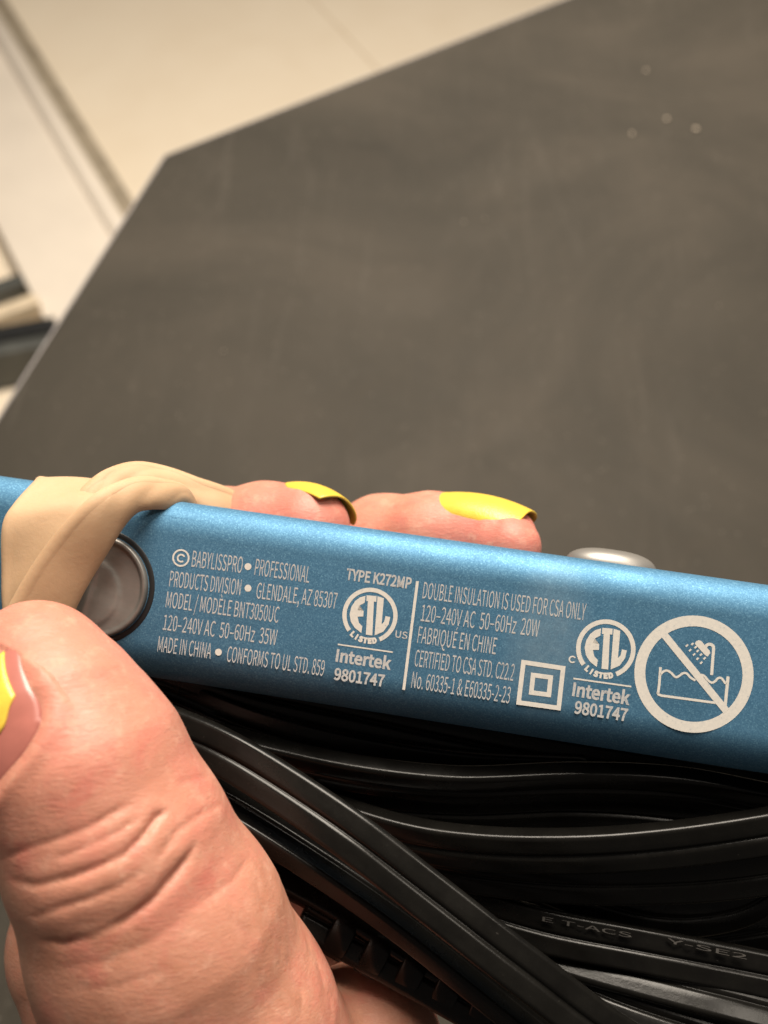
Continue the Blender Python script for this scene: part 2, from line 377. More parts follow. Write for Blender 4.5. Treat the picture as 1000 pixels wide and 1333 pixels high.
def shell(name, y0, y1, z0, z1, rt, rb, x0, x1, mat, front=True):
    """extruded rounded box, printed face at z1; rt, rb: radii of the upper and lower front corners"""
    prof = []
    def arc(cx, cy, r, a0, a1, n=14):
        for i in range(n + 1):
            a = math.radians(a0 + (a1 - a0) * i / n); prof.append((cx + r * math.cos(a), cy + r * math.sin(a)))
    if front:
        for i in range(15):                                      # (z, y): front top corner, flatter towards the face
            a = math.radians(90 - 90 * i / 14)
            prof.append((z1 - rt * 0.8 + rt * 0.8 * math.cos(a), y1 - rt + rt * math.sin(a)))
        for i in range(15):
            a = math.radians(-90 * i / 14)
            prof.append((z1 - rb * 0.95 + rb * 0.95 * math.cos(a), y0 + rb + rb * math.sin(a)))
        arc(z0 + 0.08, y0 + 0.08, 0.08, -90, -180, 5); arc(z0 + 0.08, y1 - 0.08, 0.08, 180, 90, 5)
    else:
        arc(z1 - 0.08, y1 - 0.08, 0.08, 90, 0, 5); arc(z1 - 0.08, y0 + 0.08, 0.08, 0, -90, 5)
        arc(z0 + rb, y0 + rb, rb, -90, -180); arc(z0 + rt, y1 - rt, rt, 180, 90)
    xs = [x0, x0 + 0.05, x0 + 0.15] + list(np.linspace(x0 + 0.4, x1 - 0.4, 24)) + [x1 - 0.15, x1 - 0.05, x1]
    cy, cz = (y0 + y1) / 2, (z0 + z1) / 2
    V = []; F = []; n = len(prof)
    for k, x in enumerate(xs):
        e = min(k, len(xs) - 1 - k); sft = {0: 0.86, 1: 0.95, 2: 0.985}.get(e, 1.0)
        for (z, y) in prof: V.append((x, cy + (y - cy) * sft, cz + (z - cz) * sft))
    for k in range(len(xs) - 1):
        for i in range(n):
            j = (i + 1) % n; F.append((k * n + i, k * n + j, (k + 1) * n + j, (k + 1) * n + i))
    F.append(tuple(range(n - 1, -1, -1))); F.append(tuple((len(xs) - 1) * n + i for i in range(n)))
    F = [f[::-1] for f in F]
    o = mesh_obj(name, V, F, mat, iron)
    return o
front = shell('front_shell', YB, YT, -0.78, 0.0, 0.42, 0.54, -9.0, 7.5, MAT['paint'])
rear = shell('rear_shell', YB + 0.03, YT - 0.02, -1.55, -0.83, 0.35, 0.35, -8.9, 7.4, MAT['paint'], False)
shell('seam', YB + 0.10, YT - 0.09, -0.84, -0.77, 0.02, 0.02, -8.8, 7.3, MAT['gap'], False)

# hinge pivot: dark recess ring, dished grey cap
pc = on_face(128, 763); pr_ = 0.635
def disc(name, r0, r1, z0, z1, mat, parent, dish=0.0):
    V = []; F = []; n = 96
    rr = [r1 * 0.985 - 0.0, r1, r1] if r0 == 0 else [r0, r0, r1, r1]
    if r0 == 0:
        rings = [(r1, z0), (r1, z1 - 0.03), (r1 * 0.99, z1 - 0.010), (r1 * 0.97, z1), (r1 * 0.94, z1 + 0.003), (r1 * 0.91, z1)] + [(r1 * q, z1 - dish * (1 - q) * 1.5) for q in np.linspace(0.88, 0.002, 30)]
    else:
        rings = [(r0, z0), (r0, z1 - 0.01), (r0 + 0.012, z1), (r1 - 0.012, z1), (r1, z1 - 0.01), (r1, z0)]
    for (r, z) in rings:
        for i in range(n):
            a = 2 * math.pi * i / n
            zz = z
            if r0 == 0 and r < r1 * 0.9:                          # creased, not quite flat
                x_, y_ = r * math.cos(a), r * math.sin(a)
                zz += 0.016 * math.exp(-((x_ + 0.07 - 0.16 * y_) / 0.035) ** 2) - 0.012 * math.tanh((math.hypot(x_ + 0.14, y_ + 0.10) - 0.44) / 0.03) - 0.012 * math.tanh((x_ * 0.3 + y_ * 0.7 + 0.05) / 0.2)
            V.append((pc[0] + r * math.cos(a), pc[1] + r * math.sin(a), zz))
    for k in range(len(rings) - 1):
        for i in range(n):
            j = (i + 1) % n; F.append((k * n + i, k * n + j, (k + 1) * n + j, (k + 1) * n + i))
    return mesh_obj(name, V, F, mat, parent)
cap = disc('pivot_cap', 0, pr_, -0.1, 0.085, MAT['pivot'], iron, 0.03)
disc('recess_ring', pr_ + 0.005, pr_ + 0.085, -0.1, 0.006, MAT['gap'], cap)

# rear button that shows above the top edge
def dome(name, c, rx, ry, rz, mat, parent, e=2.6):
    V = []; F = []; nu, nv = 40, 20
    sg = lambda x, p: math.copysign(abs(x) ** p, x)
    for j in range(nv + 1):
        ph = -math.pi / 2 + math.pi * j / nv
        for i in range(nu):
            th = 2 * math.pi * i / nu; q = 2 / e
            V.append((c[0] + rx * sg(math.cos(ph), q) * sg(math.cos(th), 1), c[1] + ry * sg(math.sin(ph), q), c[2] + rz * sg(math.cos(ph), q) * sg(math.sin(th), 1)))
    for j in range(nv):
        for i in range(nu):
            k = (i + 1) % nu; F.append((j * nu + i, (j + 1) * nu + i, (j + 1) * nu + k, j * nu + k))
    return mesh_obj(name, V, F, mat, parent)
bc = on_face(795, 737, -1.25)
btn = dome('power_button', (bc[0], bc[1] - 0.05, -1.25), 0.60, 0.27, 0.35, MAT['button'], iron)
dome('button_collar', (bc[0], bc[1] - 0.22, -1.25), 0.68, 0.09, 0.40, MAT['gap'], btn)

# ---- printing
ZP = 0.0025
try:                               # Blender's own bundled sans serif; its built-in font otherwise
    SANS = bpy.data.fonts.load(bpy.utils.system_resource('DATAFILES', path='fonts') + '/Noto Sans CJK Regular.woff2')
except Exception:
    SANS = None
def text_mesh(body, offset=0.012, extrude=0.0):
    cu = bpy.data.curves.new('t', 'FONT'); cu.body = body; cu.size = 1; cu.offset = offset; cu.resolution_u = 4
    if SANS: cu.font = SANS
    cu.extrude = extrude
    o = bpy.data.objects.new('t', cu); COL.objects.link(o)
    dg = bpy.context.evaluated_depsgraph_get(); dg.update()
    me = bpy.data.meshes.new_from_object(o.evaluated_get(dg))
    V = np.array([v.co[:] for v in me.vertices]); F = [tuple(p.vertices) for p in me.polygons]
    bpy.data.objects.remove(o); bpy.data.curves.remove(cu); bpy.data.meshes.remove(me)
    return V, F
CAPH = None
def line_of_text(body, a, b, hpx, offset=0.012, name='printed_line', lean=0.0):
    """body set from measured left to right baseline point, capital height in photograph pixels"""
    global CAPH
    if CAPH is None:
        v, _ = text_mesh('H', 0.0); CAPH = v[:, 1].max()
    V, F = text_mesh(body, offset)
    A, B = on_face(*a), on_face(*b)
    ex = (B - A); ey = np.array([-ex[1], ex[0]]); ey /= np.linalg.norm(ey)
    h = hpx * 12.9 / FPX
    x0, x1 = V[:, 0].min(), V[:, 0].max()
    out = []
    for x, y, _ in V:
        s = (x - x0) / (x1 - x0)
        p = A + ex * s + ey * (h * y / CAPH) + ex / np.linalg.norm(ex) * (lean * h * y / CAPH)
        out.append((p[0], p[1], ZP))
    return mesh_obj(name, out, F, MAT['lettering'], iron, smooth=False)
W = 0.006
for body, a, b, h, o in [
    ('BABYLISSPRO', (249.2, 737.6), (314.6, 746), 20, 0.0), ('PROFESSIONAL', (331, 748.3), (402, 758.8), 20, 0.0),
    ('PRODUCTS DIVISION', (220, 763.3), (312.6, 775), 19.5, 0.0), ('GLENDALE, AZ 85307', (333, 778.7), (437.5, 792.6), 19.5, 0.0),
    ('MODEL / MODÈLE BNT3050UC', (215.4, 790.3), (362, 810.7), 19.5, 0.0),
    ('120–240V AC  50–60Hz  35W', (211.8, 819.7), (359.4, 840), 19, 0.0),
    ('MADE IN CHINA', (204.7, 847.9), (274, 857.6), 19, 0.0), ('CONFORMS TO UL STD. 859', (294.7, 861), (421, 880), 19, 0.0),
    ('TYPE K272MP', (450.2, 754), (534.8, 766.4), 13, 0.012), ('US', (514.3, 829.4), (530, 831.8), 8.2, 0.006),
    ('Intertek', (436.7, 860.5), (508.7, 871.5), 14.2, 0.014), ('9801747', (434.4, 884.2), (499.7, 893.6), 13.5, 0.012),
    ('DOUBLE INSULATION IS USED FOR CSA ONLY', (549.8, 778.8), (761.3, 807.6), 20, 0.0),
    ('120–240V AC  50–60Hz  20W', (547.5, 808.3), (700.8, 829), 20, 0.0),
    ('FABRIQUÉ EN CHINE', (543, 836.6), (645, 851.9), 20, 0.0),
    ('CERTIFIED TO CSA STD. C22.2', (539, 867), (668, 886.3), 20, 0.0),
    ('No. 60335-1 & E60335-2-23', (535, 895), (663, 915.6), 19.5, 0.0),
    ('Intertek', (744.6, 905.2), (819.5, 917.2), 15, 0.014), ('9801747', (747.3, 928.0), (816, 938.6), 14, 0.012)]:
    line_of_text(body, a, b, h, o)

class Print:
    """flat print shapes laid on the face, measured in photograph pixels"""
    def __init__(s): s.V = []; s.F = []
    def poly(s, pts):
        bm = bmesh.new(); vs = [bm.verts.new((*on_face(*p), ZP)) for p in pts]
        bm.faces.new(vs); bmesh.ops.triangulate(bm, faces=bm.faces[:])
        bm.normal_update()
        base = len(s.V); bm.verts.index_update()
        s.V += [v.co[:] for v in bm.verts]
        for f in bm.faces:
            ids = [base + v.index for v in f.verts]; s.F.append(ids if f.normal.z > 0 else ids[::-1])
        bm.free(); return s
    def stroke(s, pts, w, z=0.0):
        pts = np.array([on_face(*p) for p in pts]); w = w * 12 / FPX / 2
        base = len(s.V); n = len(pts)
        for i in range(n):
            t = pts[min(i + 1, n - 1)] - pts[max(i - 1, 0)]; t /= np.linalg.norm(t); nn = np.array([-t[1], t[0]])
            s.V += [(*(pts[i] + nn * w), ZP + z), (*(pts[i] - nn * w), ZP + z)]
        for i in range(n - 1):
            a = base + 2 * i; s.F.append((a, a + 1, a + 3, a + 2))
        return s
    def ring(s, c, r0, r1, a0=0, a1=360, n=72):
        C = on_face(*c); k = 12 / FPX; base = len(s.V)
        for i in range(n + 1):
            a = math.radians(a0 + (a1 - a0) * i / n)
            for r in (r0, r1): s.V.append((C[0] + k * r * math.cos(a), C[1] + k * r * math.sin(a), ZP))
        for i in range(n):
            b = base + 2 * i; s.F.append((b, b + 1, b + 3, b + 2))
        return s
    def dot(s, c, r): return s.ring(c, 0.05, r, n=24)
    def build(s, name, parent=None): return mesh_obj(name, s.V, s.F, MAT['printing'], parent or iron, smooth=False)
for c in ((322.9, 737.6), (323, 765.7), (284.5, 848.9)): Print().dot(c, 4.6).build('printed_bullet')
Print().ring((235.6, 726.3), 9.4, 11.7).ring((235.9, 726.6), 3.6, 5.8, 30, 315).build('copyright_mark')
Print().stroke([(543.6, 756.5), (525.6, 898)], 3.7).build('printed_divider')
Print().stroke([(440, 838.8), (511.4, 849)], 1.9).build('printed_rule')
Print().stroke([(746.4, 883.2), (822, 893.8)], 2.1).build('printed_rule')
sq = [(679, 858.7), (736.5, 867.3), (730, 925), (672, 917)]
def frame(pr, q, w):
    q = np.array(q); c = q.mean(0); s = 1 - 2 * w / 58 * (58 / np.linalg.norm(q[1] - q[0]))
    qi = c + (q - c) * s
    for i in range(4):
        j = (i + 1) % 4; pr.poly([tuple(q[i]), tuple(q[j]), tuple(qi[j]), tuple(qi[i])])
fr = Print(); frame(fr, sq, 5.9); frame(fr, [(691.5, 875.4), (720.3, 879.2), (717.3, 907.8), (688.4, 904)], 6.0); fr.build('double_square_mark')
E = [(682, 210), (640, 222), (603, 250), (575, 295), (562, 350), (572, 405), (600, 450), (650, 490), (658, 440), (632, 412), (622, 366), (665, 366), (668, 325), (620, 318), (637, 283), (676, 262)]
T = [(690, 206), (765, 212), (763, 256), (745, 254), (733, 508), (684, 502), (700, 250), (688, 250)]
Lq = [(772, 213), (820, 228), (803, 425), (822, 405), (832, 362), (868, 370), (855, 425), (815, 480), (750, 508)]
def etl(c, R):
    k = R / 210
    pr = Print().ring(c, R * 0.845, R, -60, 224)
    for shape in (E, T, Lq):
        pr.poly([(c[0] + (x - 715) * k, c[1] + (y - 358) * k) for x, y in shape])
    o = pr.build('round_listing_mark')
    C = on_face(*c); kk = 12 / FPX; VV = []; FF = []
    for i, ch in enumerate('LISTED'):
        a = math.radians(-90 - 8 + (i - 2.5) * 10.5)
        V, F = text_mesh(ch, 0.035); h = 6.4 * kk / CAPH
        cx = (V[:, 0].min() + V[:, 0].max()) / 2
        base = len(VV); rad = np.array([math.cos(a), math.sin(a)]); tan = np.array([-math.sin(a), math.cos(a)])
        for x, y, _ in V:
            p = C + rad * (R * kk * 1.0) - rad * (y * h) + tan * ((x - cx) * h)
            VV.append((p[0], p[1], ZP))
        FF += [tuple(q + base for q in f) for f in F]
    mesh_obj('printed_arc_word', VV, FF, MAT['printing'], o, smooth=False)
etl((481.7, 801.2), 36.4); etl((788.7, 844.6), 37.8)
Print().ring((745.3, 858.4), 2.9, 4.8, 38, 322, 30).build('printed_letter')
z5 = lambda x, y: (820 + x / 5.556, 790 + y / 5.556)
Print().ring((903.2, 877.4), 60.8, 74.6, n=96).build('prohibition_ring')
Print().stroke([z5(248, 200), z5(700, 755)], 9.2, 0.0006).build('prohibition_bar')
tub = Print()
tub.stroke([z5(222, 436), z5(213, 560), z5(204, 628)], 3.3).stroke([z5(200, 618), z5(207, 634), z5(232, 642), z5(620, 694)], 3.1).stroke([z5(711, 503), z5(690, 712)], 3.9)
tub.stroke([z5(x, y) for x, y in catmull([(222, 490), (240, 470), (268, 460), (300, 478), (330, 507), (356, 500), (385, 480), (412, 482), (440, 512), (475, 532)], 4)], 2.9)
tub.stroke([z5(x, y) for x, y in catmull([(515, 490), (540, 500), (565, 530), (592, 548), (617, 538), (640, 515), (665, 518), (690, 550), (706, 556)], 4)], 2.9)
tub.build('bath_tub_mark')
sh = Print().poly([z5(*p) for p in ((470, 268), (478, 250), (497, 241), (517, 246), (545, 280), (578, 318), (582, 336), (562, 360), (548, 352))])
sh.stroke([z5(x, y) for x, y in catmull([(548, 290), (558, 276), (577, 270), (597, 278), (606, 298), (600, 380), (592, 493)], 4)], 3.8).build('shower_head_mark')
dr_ = Print()
for (x, y) in ((413, 280), (453, 268), (437, 313), (476, 292), (465, 344), (491, 319), (490, 375), (515, 345), (517, 404), (541, 372)):
    dr_.poly([z5(x - 13, y + 2), z5(x + 3, y - 11), z5(x + 12, y - 3), z5(x - 3, y + 12)])
dr_.build('shower_drops_mark')

# ------------------------------------------------------------------ hand: one skin surface grown from tapered limbs
def cone_sdf(p, a, b, r1, r2):
    ba = b - a; l2 = float(ba @ ba); pa = p - a
    t = np.clip((pa @ ba) / l2, 0, 1).astype(np.float32)
    q = pa - t[:, None] * ba.astype(np.float32)
    return np.sqrt((q * q).sum(1)) - (r1 + (r2 - r1) * t)
def smin(a, b, k):
    h = np.clip(0.5 + 0.5 * (b - a) / k, 0, 1)
    return b + (a - b) * h - k * h * (1 - h)
def J(u, v, d, rpx): return P(u, v, d).astype(np.float32), rpx * d / FPX
thumb = [J(48, 876, 10.75, 94), J(70, 932, 10.55, 118), J(106, 1000, 10.45, 134), J(156, 1105, 10.5, 144), J(206, 1215, 10.75, 164), J(256, 1345, 11.2, 184), J(300, 1480, 12.0, 214), J(330, 1700, 13.2, 270)]
index = [J(105, 1215, 14.4, 86), J(165, 830, 15.3, 76), J(285, 703, 14.6, 66), J(345, 690, 14.1, 60), J(400, 687, 13.75, 56)]
middle = [J(190, 1270, 14.9, 88), J(400, 850, 15.6, 78), J(500, 716, 14.8, 70), J(560, 705, 14.3, 62), J(643, 706, 13.85, 57)]
ring_f = [J(290, 1330, 15.1, 86), J(490, 1045, 15.6, 74), J(610, 992, 14.9, 64), J(690, 990, 14.4, 52)]
pinky = [J(380, 1400, 15.0, 80), J(530, 1180, 15.4, 64), J(610, 1105, 14.9, 56), J(672, 1087, 14.5, 46)]
palm = [(J(110, 1250, 14.2, 92), J(230, 1500, 13.9, 130)), (J(200, 1310, 14.6, 92), J(290, 1500, 14.2, 130)), (J(290, 1360, 14.8, 92), J(380, 1520, 14.4, 130)), (J(380, 1420, 14.8, 88), J(460, 1540, 14.4, 120)),
        (J(300, 1480, 12.3, 200), J(472, 1362, 12.7, 104)), (J(330, 1700, 13.5, 260), J(420, 1700, 14, 200))]
pulp = (P(648, 713, 13.54).astype(np.float32), P(664, 712, 13.44).astype(np.float32), 0.43, 0.42)
def chain(p, ch, k):
    f = None
    for (a, ra), (b, rb) in zip(ch[:-1], ch[1:]):
        s = cone_sdf(p, a, b, ra, rb); f = s if f is None else smin(f, s, k)
    return f
YCUT = -8.2
def hand_sdf(p):
    p = p.astype(np.float32)
    th = chain(p, thumb, 0.18)
    pm = None
    for (a, ra), (b, rb) in palm:
        s = cone_sdf(p, a, b, ra, rb); pm = s if pm is None else smin(pm, s, 0.5)
    fs = None
    for ch in (index, middle, ring_f, pinky):
        s = chain(p, ch, 0.2)
        if ch is middle: s = smin(s, cone_sdf(p, *pulp), 0.07)
        fs = s if fs is None else smin(fs, s, 0.06)
    f = smin(pm, fs, 0.35); f = smin(f, th, 0.22)
    return np.maximum(f, YCUT - p[:, 1])
def pix(p): return 500 + p[:, 0] * FPX / -p[:, 2], 666.5 - p[:, 1] * FPX / -p[:, 2]
def seg_dist(u, v, pl):
    """distance to a polyline, and how far along (0..1)"""
    best = np.full(u.shape, 1e9); al = np.zeros(u.shape); n = len(pl) - 1
    for i in range(n):
        a = np.array(pl[i], float); b = np.array(pl[i + 1], float); ba = b - a
        t = np.clip(((u - a[0]) * ba[0] + (v - a[1]) * ba[1]) / (ba @ ba), 0, 1)
        dd = np.hypot(u - a[0] - t * ba[0], v - a[1] - t * ba[1])
        m = dd < best; best = np.where(m, dd, best); al = np.where(m, (i + t) / n, al)
    return best, al
CREASES = [  # joint creases of the thumb: course, depth cm, half width px
    ([(-10, 1125), (30, 1106), (65, 1096), (110, 1081), (150, 1057), (175, 1043)], 0.028, 6),
    ([(5, 1146), (55, 1151), (90, 1143), (130, 1128), (165, 1111), (188, 1087), (200, 1066), (222, 1054)], 0.060, 7),
    ([(30, 1195), (55, 1190), (80, 1180), (120, 1168), (165, 1150), (190, 1128)], 0.024, 6),
    ([(45, 1222), (80, 1229), (115, 1221), (165, 1198), (200, 1171), (222, 1144), (243, 1120), (262, 1092)], 0.062, 8),
    ([(70, 1118), (110, 1104), (150, 1085), (185, 1062)], 0.018, 4),
    ([(205, 1120), (228, 1085), (262, 1060), (290, 1046)], 0.022, 6),
    ([(232, 1022), (262, 1012), (292, 1003)], 0.030, 6),
    ([(240, 1190), (300, 1150), (330, 1110)], 0.014, 8),
    ([(60, 1262), (130, 1255), (200, 1225), (250, 1185)], 0.014, 9),
    ([(70, 1290), (140, 1290), (220, 1262)], 0.010, 10),
    ([(330, 1150), (360, 1220), (392, 1300), (400, 1340)], 0.020, 9),
    ([(280, 1130), (310, 1200), (345, 1290), (352, 1340)], 0.016, 9),
    ([(395, 1215), (420, 1270), (432, 1335)], 0.022, 8)]
na_c = P(-42, 938, 9.7); na_n = np.array([-0.50, -0.16, 0.85]); na_n /= np.linalg.norm(na_n)
na_t = np.array([-0.80, 0.60, -0.12]); na_t -= na_n * (na_t @ na_n); na_t /= np.linalg.norm(na_t); na_b = np.cross(na_n, na_t)
NL, NW = 0.72, 0.60
def thumb_nail_rho(p):
    q = p - na_c
    s = (q @ na_t) / NL; w = (q @ na_b) / NW
    s = np.where(s > 0, s * 0.75, s)
    return (np.abs(s) ** 3 + np.abs(w) ** 3) ** (1 / 3), q @ na_n
def vnoise(p, f, seed):
    r = np.random.default_rng(seed); o = np.zeros(len(p))
    for _ in range(7):
        k = r.normal(size=3) * f; o += np.sin(p @ k + r.uniform(0, 6.28))
    return o / 7 ** .5
def disp(p, nrm):
    u, v = pix(p); d = -p[:, 2]
    near = np.clip((12.2 - d) / 0.4, 0, 1) * np.clip(nrm[:, 2] * 4 + 0.6, 0, 1)
    o = np.zeros(len(p))
    wob = 3.0 * vnoise(p, 5.0, 3) + 1.5 * vnoise(p, 14.0, 4)
    for pl, a, w in CREASES:
        e, al = seg_dist(u + wob, v - wob * 0.6, pl)
        fade = np.clip(np.minimum(al, 1 - al) * 6, 0, 1) * (0.8 + 0.35 * vnoise(p, 6.0, int(pl[0][0] + 99)))
        o -= 0.38 * a * fade * np.exp(-(e / (0.9 * w)) ** 2)
        o -= 0.36 * a * fade * np.exp(-(e / 3.2) ** 2)
        o += 0.16 * a * fade * np.exp(-((e - 2.6 * w) / (2.0 * w)) ** 2)
    o += 0.006 * vnoise(p, 2.2, 1) + 0.0022 * vnoise(p, 9.0, 2)
    o *= near
    rho, hn = thumb_nail_rho(p)
    nn = (hn > -0.5) & (d < 11.0)
    o += nn * (0.036 * np.exp(-((rho - 1.13) / 0.12) ** 2) - 0.026 / (1 + np.exp((rho - 0.97) / 0.03)))
    return o
def surface_nets(lo, hi, h):
    ax = [np.arange(lo[i], hi[i], h, dtype=np.float32) for i in range(3)]
    nx, ny, nz = map(len, ax)
    val = np.empty((nx, ny, nz), np.float32)
    for i0 in range(0, nx, 16):
        g = np.stack(np.meshgrid(ax[0][i0:i0 + 16], ax[1], ax[2], indexing='ij'), -1)
        val[i0:i0 + 16] = hand_sdf(g.reshape(-1, 3)).reshape(g.shape[:3])
    s = val < 0
    c = np.zeros((nx - 1, ny - 1, nz - 1, 3), np.float32); cnt = np.zeros((nx - 1, ny - 1, nz - 1), np.float32)
    for axis in range(3):
        sh = [nx, ny, nz]; sl0 = [slice(None)] * 3; sl1 = [slice(None)] * 3
        sl0[axis] = slice(0, -1); sl1[axis] = slice(1, None)
        a, b = val[tuple(sl0)], val[tuple(sl1)]; x = (a < 0) != (b < 0)
        t = np.where(x, a / np.where(x, a - b, 1), 0)
        oth = [i for i in range(3) if i != axis]
        for e in range(4):
            off = [0, 0, 0]; off[oth[0]] = e & 1; off[oth[1]] = e >> 1
            sel = tuple(slice(off[i], off[i] + [nx, ny, nz][i] - 1) if i != axis else slice(None) for i in range(3))
            m = x[sel]; cnt += m
            for i in range(3):
                c[..., i] += m * (t[sel] if i == axis else off[i])
    act = cnt > 0
    idx = -np.ones(act.shape, np.int64); cells = np.argwhere(act); idx[act] = np.arange(len(cells))
    V = (cells + c[act] / cnt[act][:, None]) * h + np.array(lo)
    Q = []
    for axis in range(3):
        sl0 = [slice(1, -1)] * 3; sl1 = [slice(1, -1)] * 3; sl0[axis] = slice(0, -1); sl1[axis] = slice(1, None)
        a, b = s[tuple(sl0)], s[tuple(sl1)]
        k = np.argwhere(a != b); inside = a[tuple(k.T)]
        for i in range(3):
            if i != axis: k[:, i] += 1
        o1, o2 = [(1, 2), (2, 0), (0, 1)][axis]
        e1 = np.eye(3, dtype=int)[o1]; e2 = np.eye(3, dtype=int)[o2]
        g = lambda q: idx[tuple(q.T)]
        quad = np.stack([g(k - e1 - e2), g(k - e2), g(k), g(k - e1)], 1)
        quad[~inside] = quad[~inside][:, ::-1]; Q.append(quad)
    return V, np.vstack(Q)
def grad(f, p, e=0.01):
    g = np.stack([f(p + np.eye(3)[i] * e) - f(p - np.eye(3)[i] * e) for i in range(3)], 1)
    return g / np.maximum(np.linalg.norm(g, axis=1, keepdims=True), 1e-9)
V, Q = surface_nets((-6.0, -8.5, -17.2), (4.2, 1.4, -8.6), 0.065)
def subdivide(V, Q):
    e = np.sort(np.vstack([Q[:, [i, (i + 1) % 4]] for i in range(4)]), 1)
    ue, inv = np.unique(e, axis=0, return_inverse=True); inv = inv.reshape(4, -1).T
    n = len(V); em = n + inv; fc = n + len(ue) + np.arange(len(Q))
    V2 = np.vstack([V, V[ue].mean(1), V[Q].mean(1)])
    Q2 = np.vstack([np.stack([Q[:, i], em[:, i], fc, em[:, i - 1]], 1) for i in range(4)])
    return V2, Q2
V, Q = subdivide(V, Q)
nrm = grad(hand_sdf, V)
V = V - nrm * hand_sdf(V)[:, None]
V = V + nrm * disp(V, nrm)[:, None]
def tip_blush(p):
    o = np.zeros(len(p))
    for c, r in ((index[-1][0], 0.75), (middle[-1][0], 0.9), (ring_f[-1][0], 0.6), (pinky[-1][0], 0.6)):
        o = np.maximum(o, np.exp(-(np.linalg.norm(p - c, axis=1) / r) ** 2))
    o = np.maximum(o, 0.35 * np.exp(-(np.linalg.norm(p - thumb[1][0], axis=1) / 1.5) ** 2))
    return o
HC = np.array(P(215, 1215, 11.5))
HM = M @ Matrix.Translation(Vector(HC) * 0.01)
hand = mesh_obj('hand', V - HC, Q, MAT['skin'])
hand.matrix_world = HM
at = hand.data.attributes.new('blush', 'FLOAT', 'POINT'); at.data.foreach_set('value', tip_blush(V).astype(np.float32))
tag(hand, 'left hand with grown out yellow nail polish, gripping the blue flat iron and its cord', 'hand')

def shell_mesh(name, grid, mat, parent, thick, origin=HC):
    """closed thin shell from a grid of points (rows x cols x 3, cm)"""
    G = np.asarray(grid); a, b = G.shape[:2]
    gx = np.gradient(G, axis=0); gy = np.gradient(G, axis=1); n = np.cross(gx, gy); n /= np.maximum(np.linalg.norm(n, axis=2, keepdims=True), 1e-9)
    lo_ = G - n * thick
    V = np.vstack([G.reshape(-1, 3), lo_.reshape(-1, 3)]); F = []
    for i in range(a - 1):
        for j in range(b - 1):
            q = (i * b + j, (i + 1) * b + j, (i + 1) * b + j + 1, i * b + j + 1); F.append(q); F.append(tuple(k + a * b for k in q[::-1]))
    rim = [(i, 0) for i in range(a)] + [(a - 1, j) for j in range(1, b)] + [(i, b - 1) for i in range(a - 2, -1, -1)] + [(0, j) for j in range(b - 2, 0, -1)]
    for k in range(len(rim)):
        p, q = rim[k], rim[(k + 1) % len(rim)]
        i, j = p[0] * b + p[1], q[0] * b + q[1]; F.append((j, i, i + a * b, j + a * b))
    return mesh_obj(name, V - origin, F, mat, parent)

def finger_nail(o, t, n, L, Wd, phim, droop, s_pol, label=None, polish=True, root=0.0):
    """curved nail plate: o cuticle middle, t towards the tip, n outwards"""
    t = np.array(t, float); t /= np.linalg.norm(t); n = np.array(n, float); n -= t * (n @ t); n /= np.linalg.norm(n); b = np.cross(n, t)
    R = Wd / math.sin(phim)
    def pt(s, q, off):
        s = s * (1 - 0.06 * abs(q) ** 4)
        ln = L * (1 - 0.07 * abs(q) ** 4)
        s0 = 0.30 * L * abs(q) ** 2.2
        x = s0 + (ln - s0) * s; ph = q * phim; off = off - 0.045 * abs(q) ** 6 * (1 - 0.5 * s) - 0.03 * max(0.0, 1 - s) ** 5
        return o + t * x + b * ((R + off) * math.sin(ph)) + n * ((R + off) * math.cos(ph) - R - droop * (x / L) ** 2.6)
    grid = [[pt(s, q, 0) for q in np.linspace(-1, 1, 21)] for s in np.linspace(0, 0.965, 23)]
    nl = shell_mesh('fingernail', grid, MAT['nail'], hand, 0.012)
    if polish:
        grid = [[pt(s, q, 0.012) for q in np.linspace(-1.03, 1.03, 21)] for s in np.linspace(s_pol, 1.02, 23)]
        po = shell_mesh('nail_polish', grid, MAT['polish'], nl, 0.034)
        bv = po.modifiers.new('bevel', 'BEVEL'); bv.width = 0.00018; bv.segments = 3; bv.limit_method = 'ANGLE'; bv.angle_limit = math.radians(50)
    return nl
def nail_on(ch, k, u0, tilt, lift, L, Wd, phim, droop, s_pol, polish=True):
    (a, ra), (b, rb) = ch[k], ch[k + 1]
    t = (b - a) / np.linalg.norm(b - a); o = a + (b - a) * u0; r = ra + (rb - ra) * u0
    n = np.array([0, math.cos(tilt), math.sin(tilt)]); n -= t * (n @ t); n /= np.linalg.norm(n)
    return finger_nail(o + n * (r + lift), t, n, L, Wd, phim, droop, s_pol, polish=polish)
nail_on(index, 3, 0.38, -0.46, 0.03, 1.0, 0.48, 0.88, 0.27, 0.05)
nail_on(middle, 3, 0.10, 0.08, 0.035, 1.40, 0.52, 0.96, 0.27, 0.02)
nail_on(ring_f, 2, 0.75, 0.5, 0.015, 0.85, 0.40, 0.8, 0.15, 0.7, polish=False)
nail_on(pinky, 2, 0.60, 0.5, 0.015, 0.8, 0.36, 0.8, 0.15, 0.2)
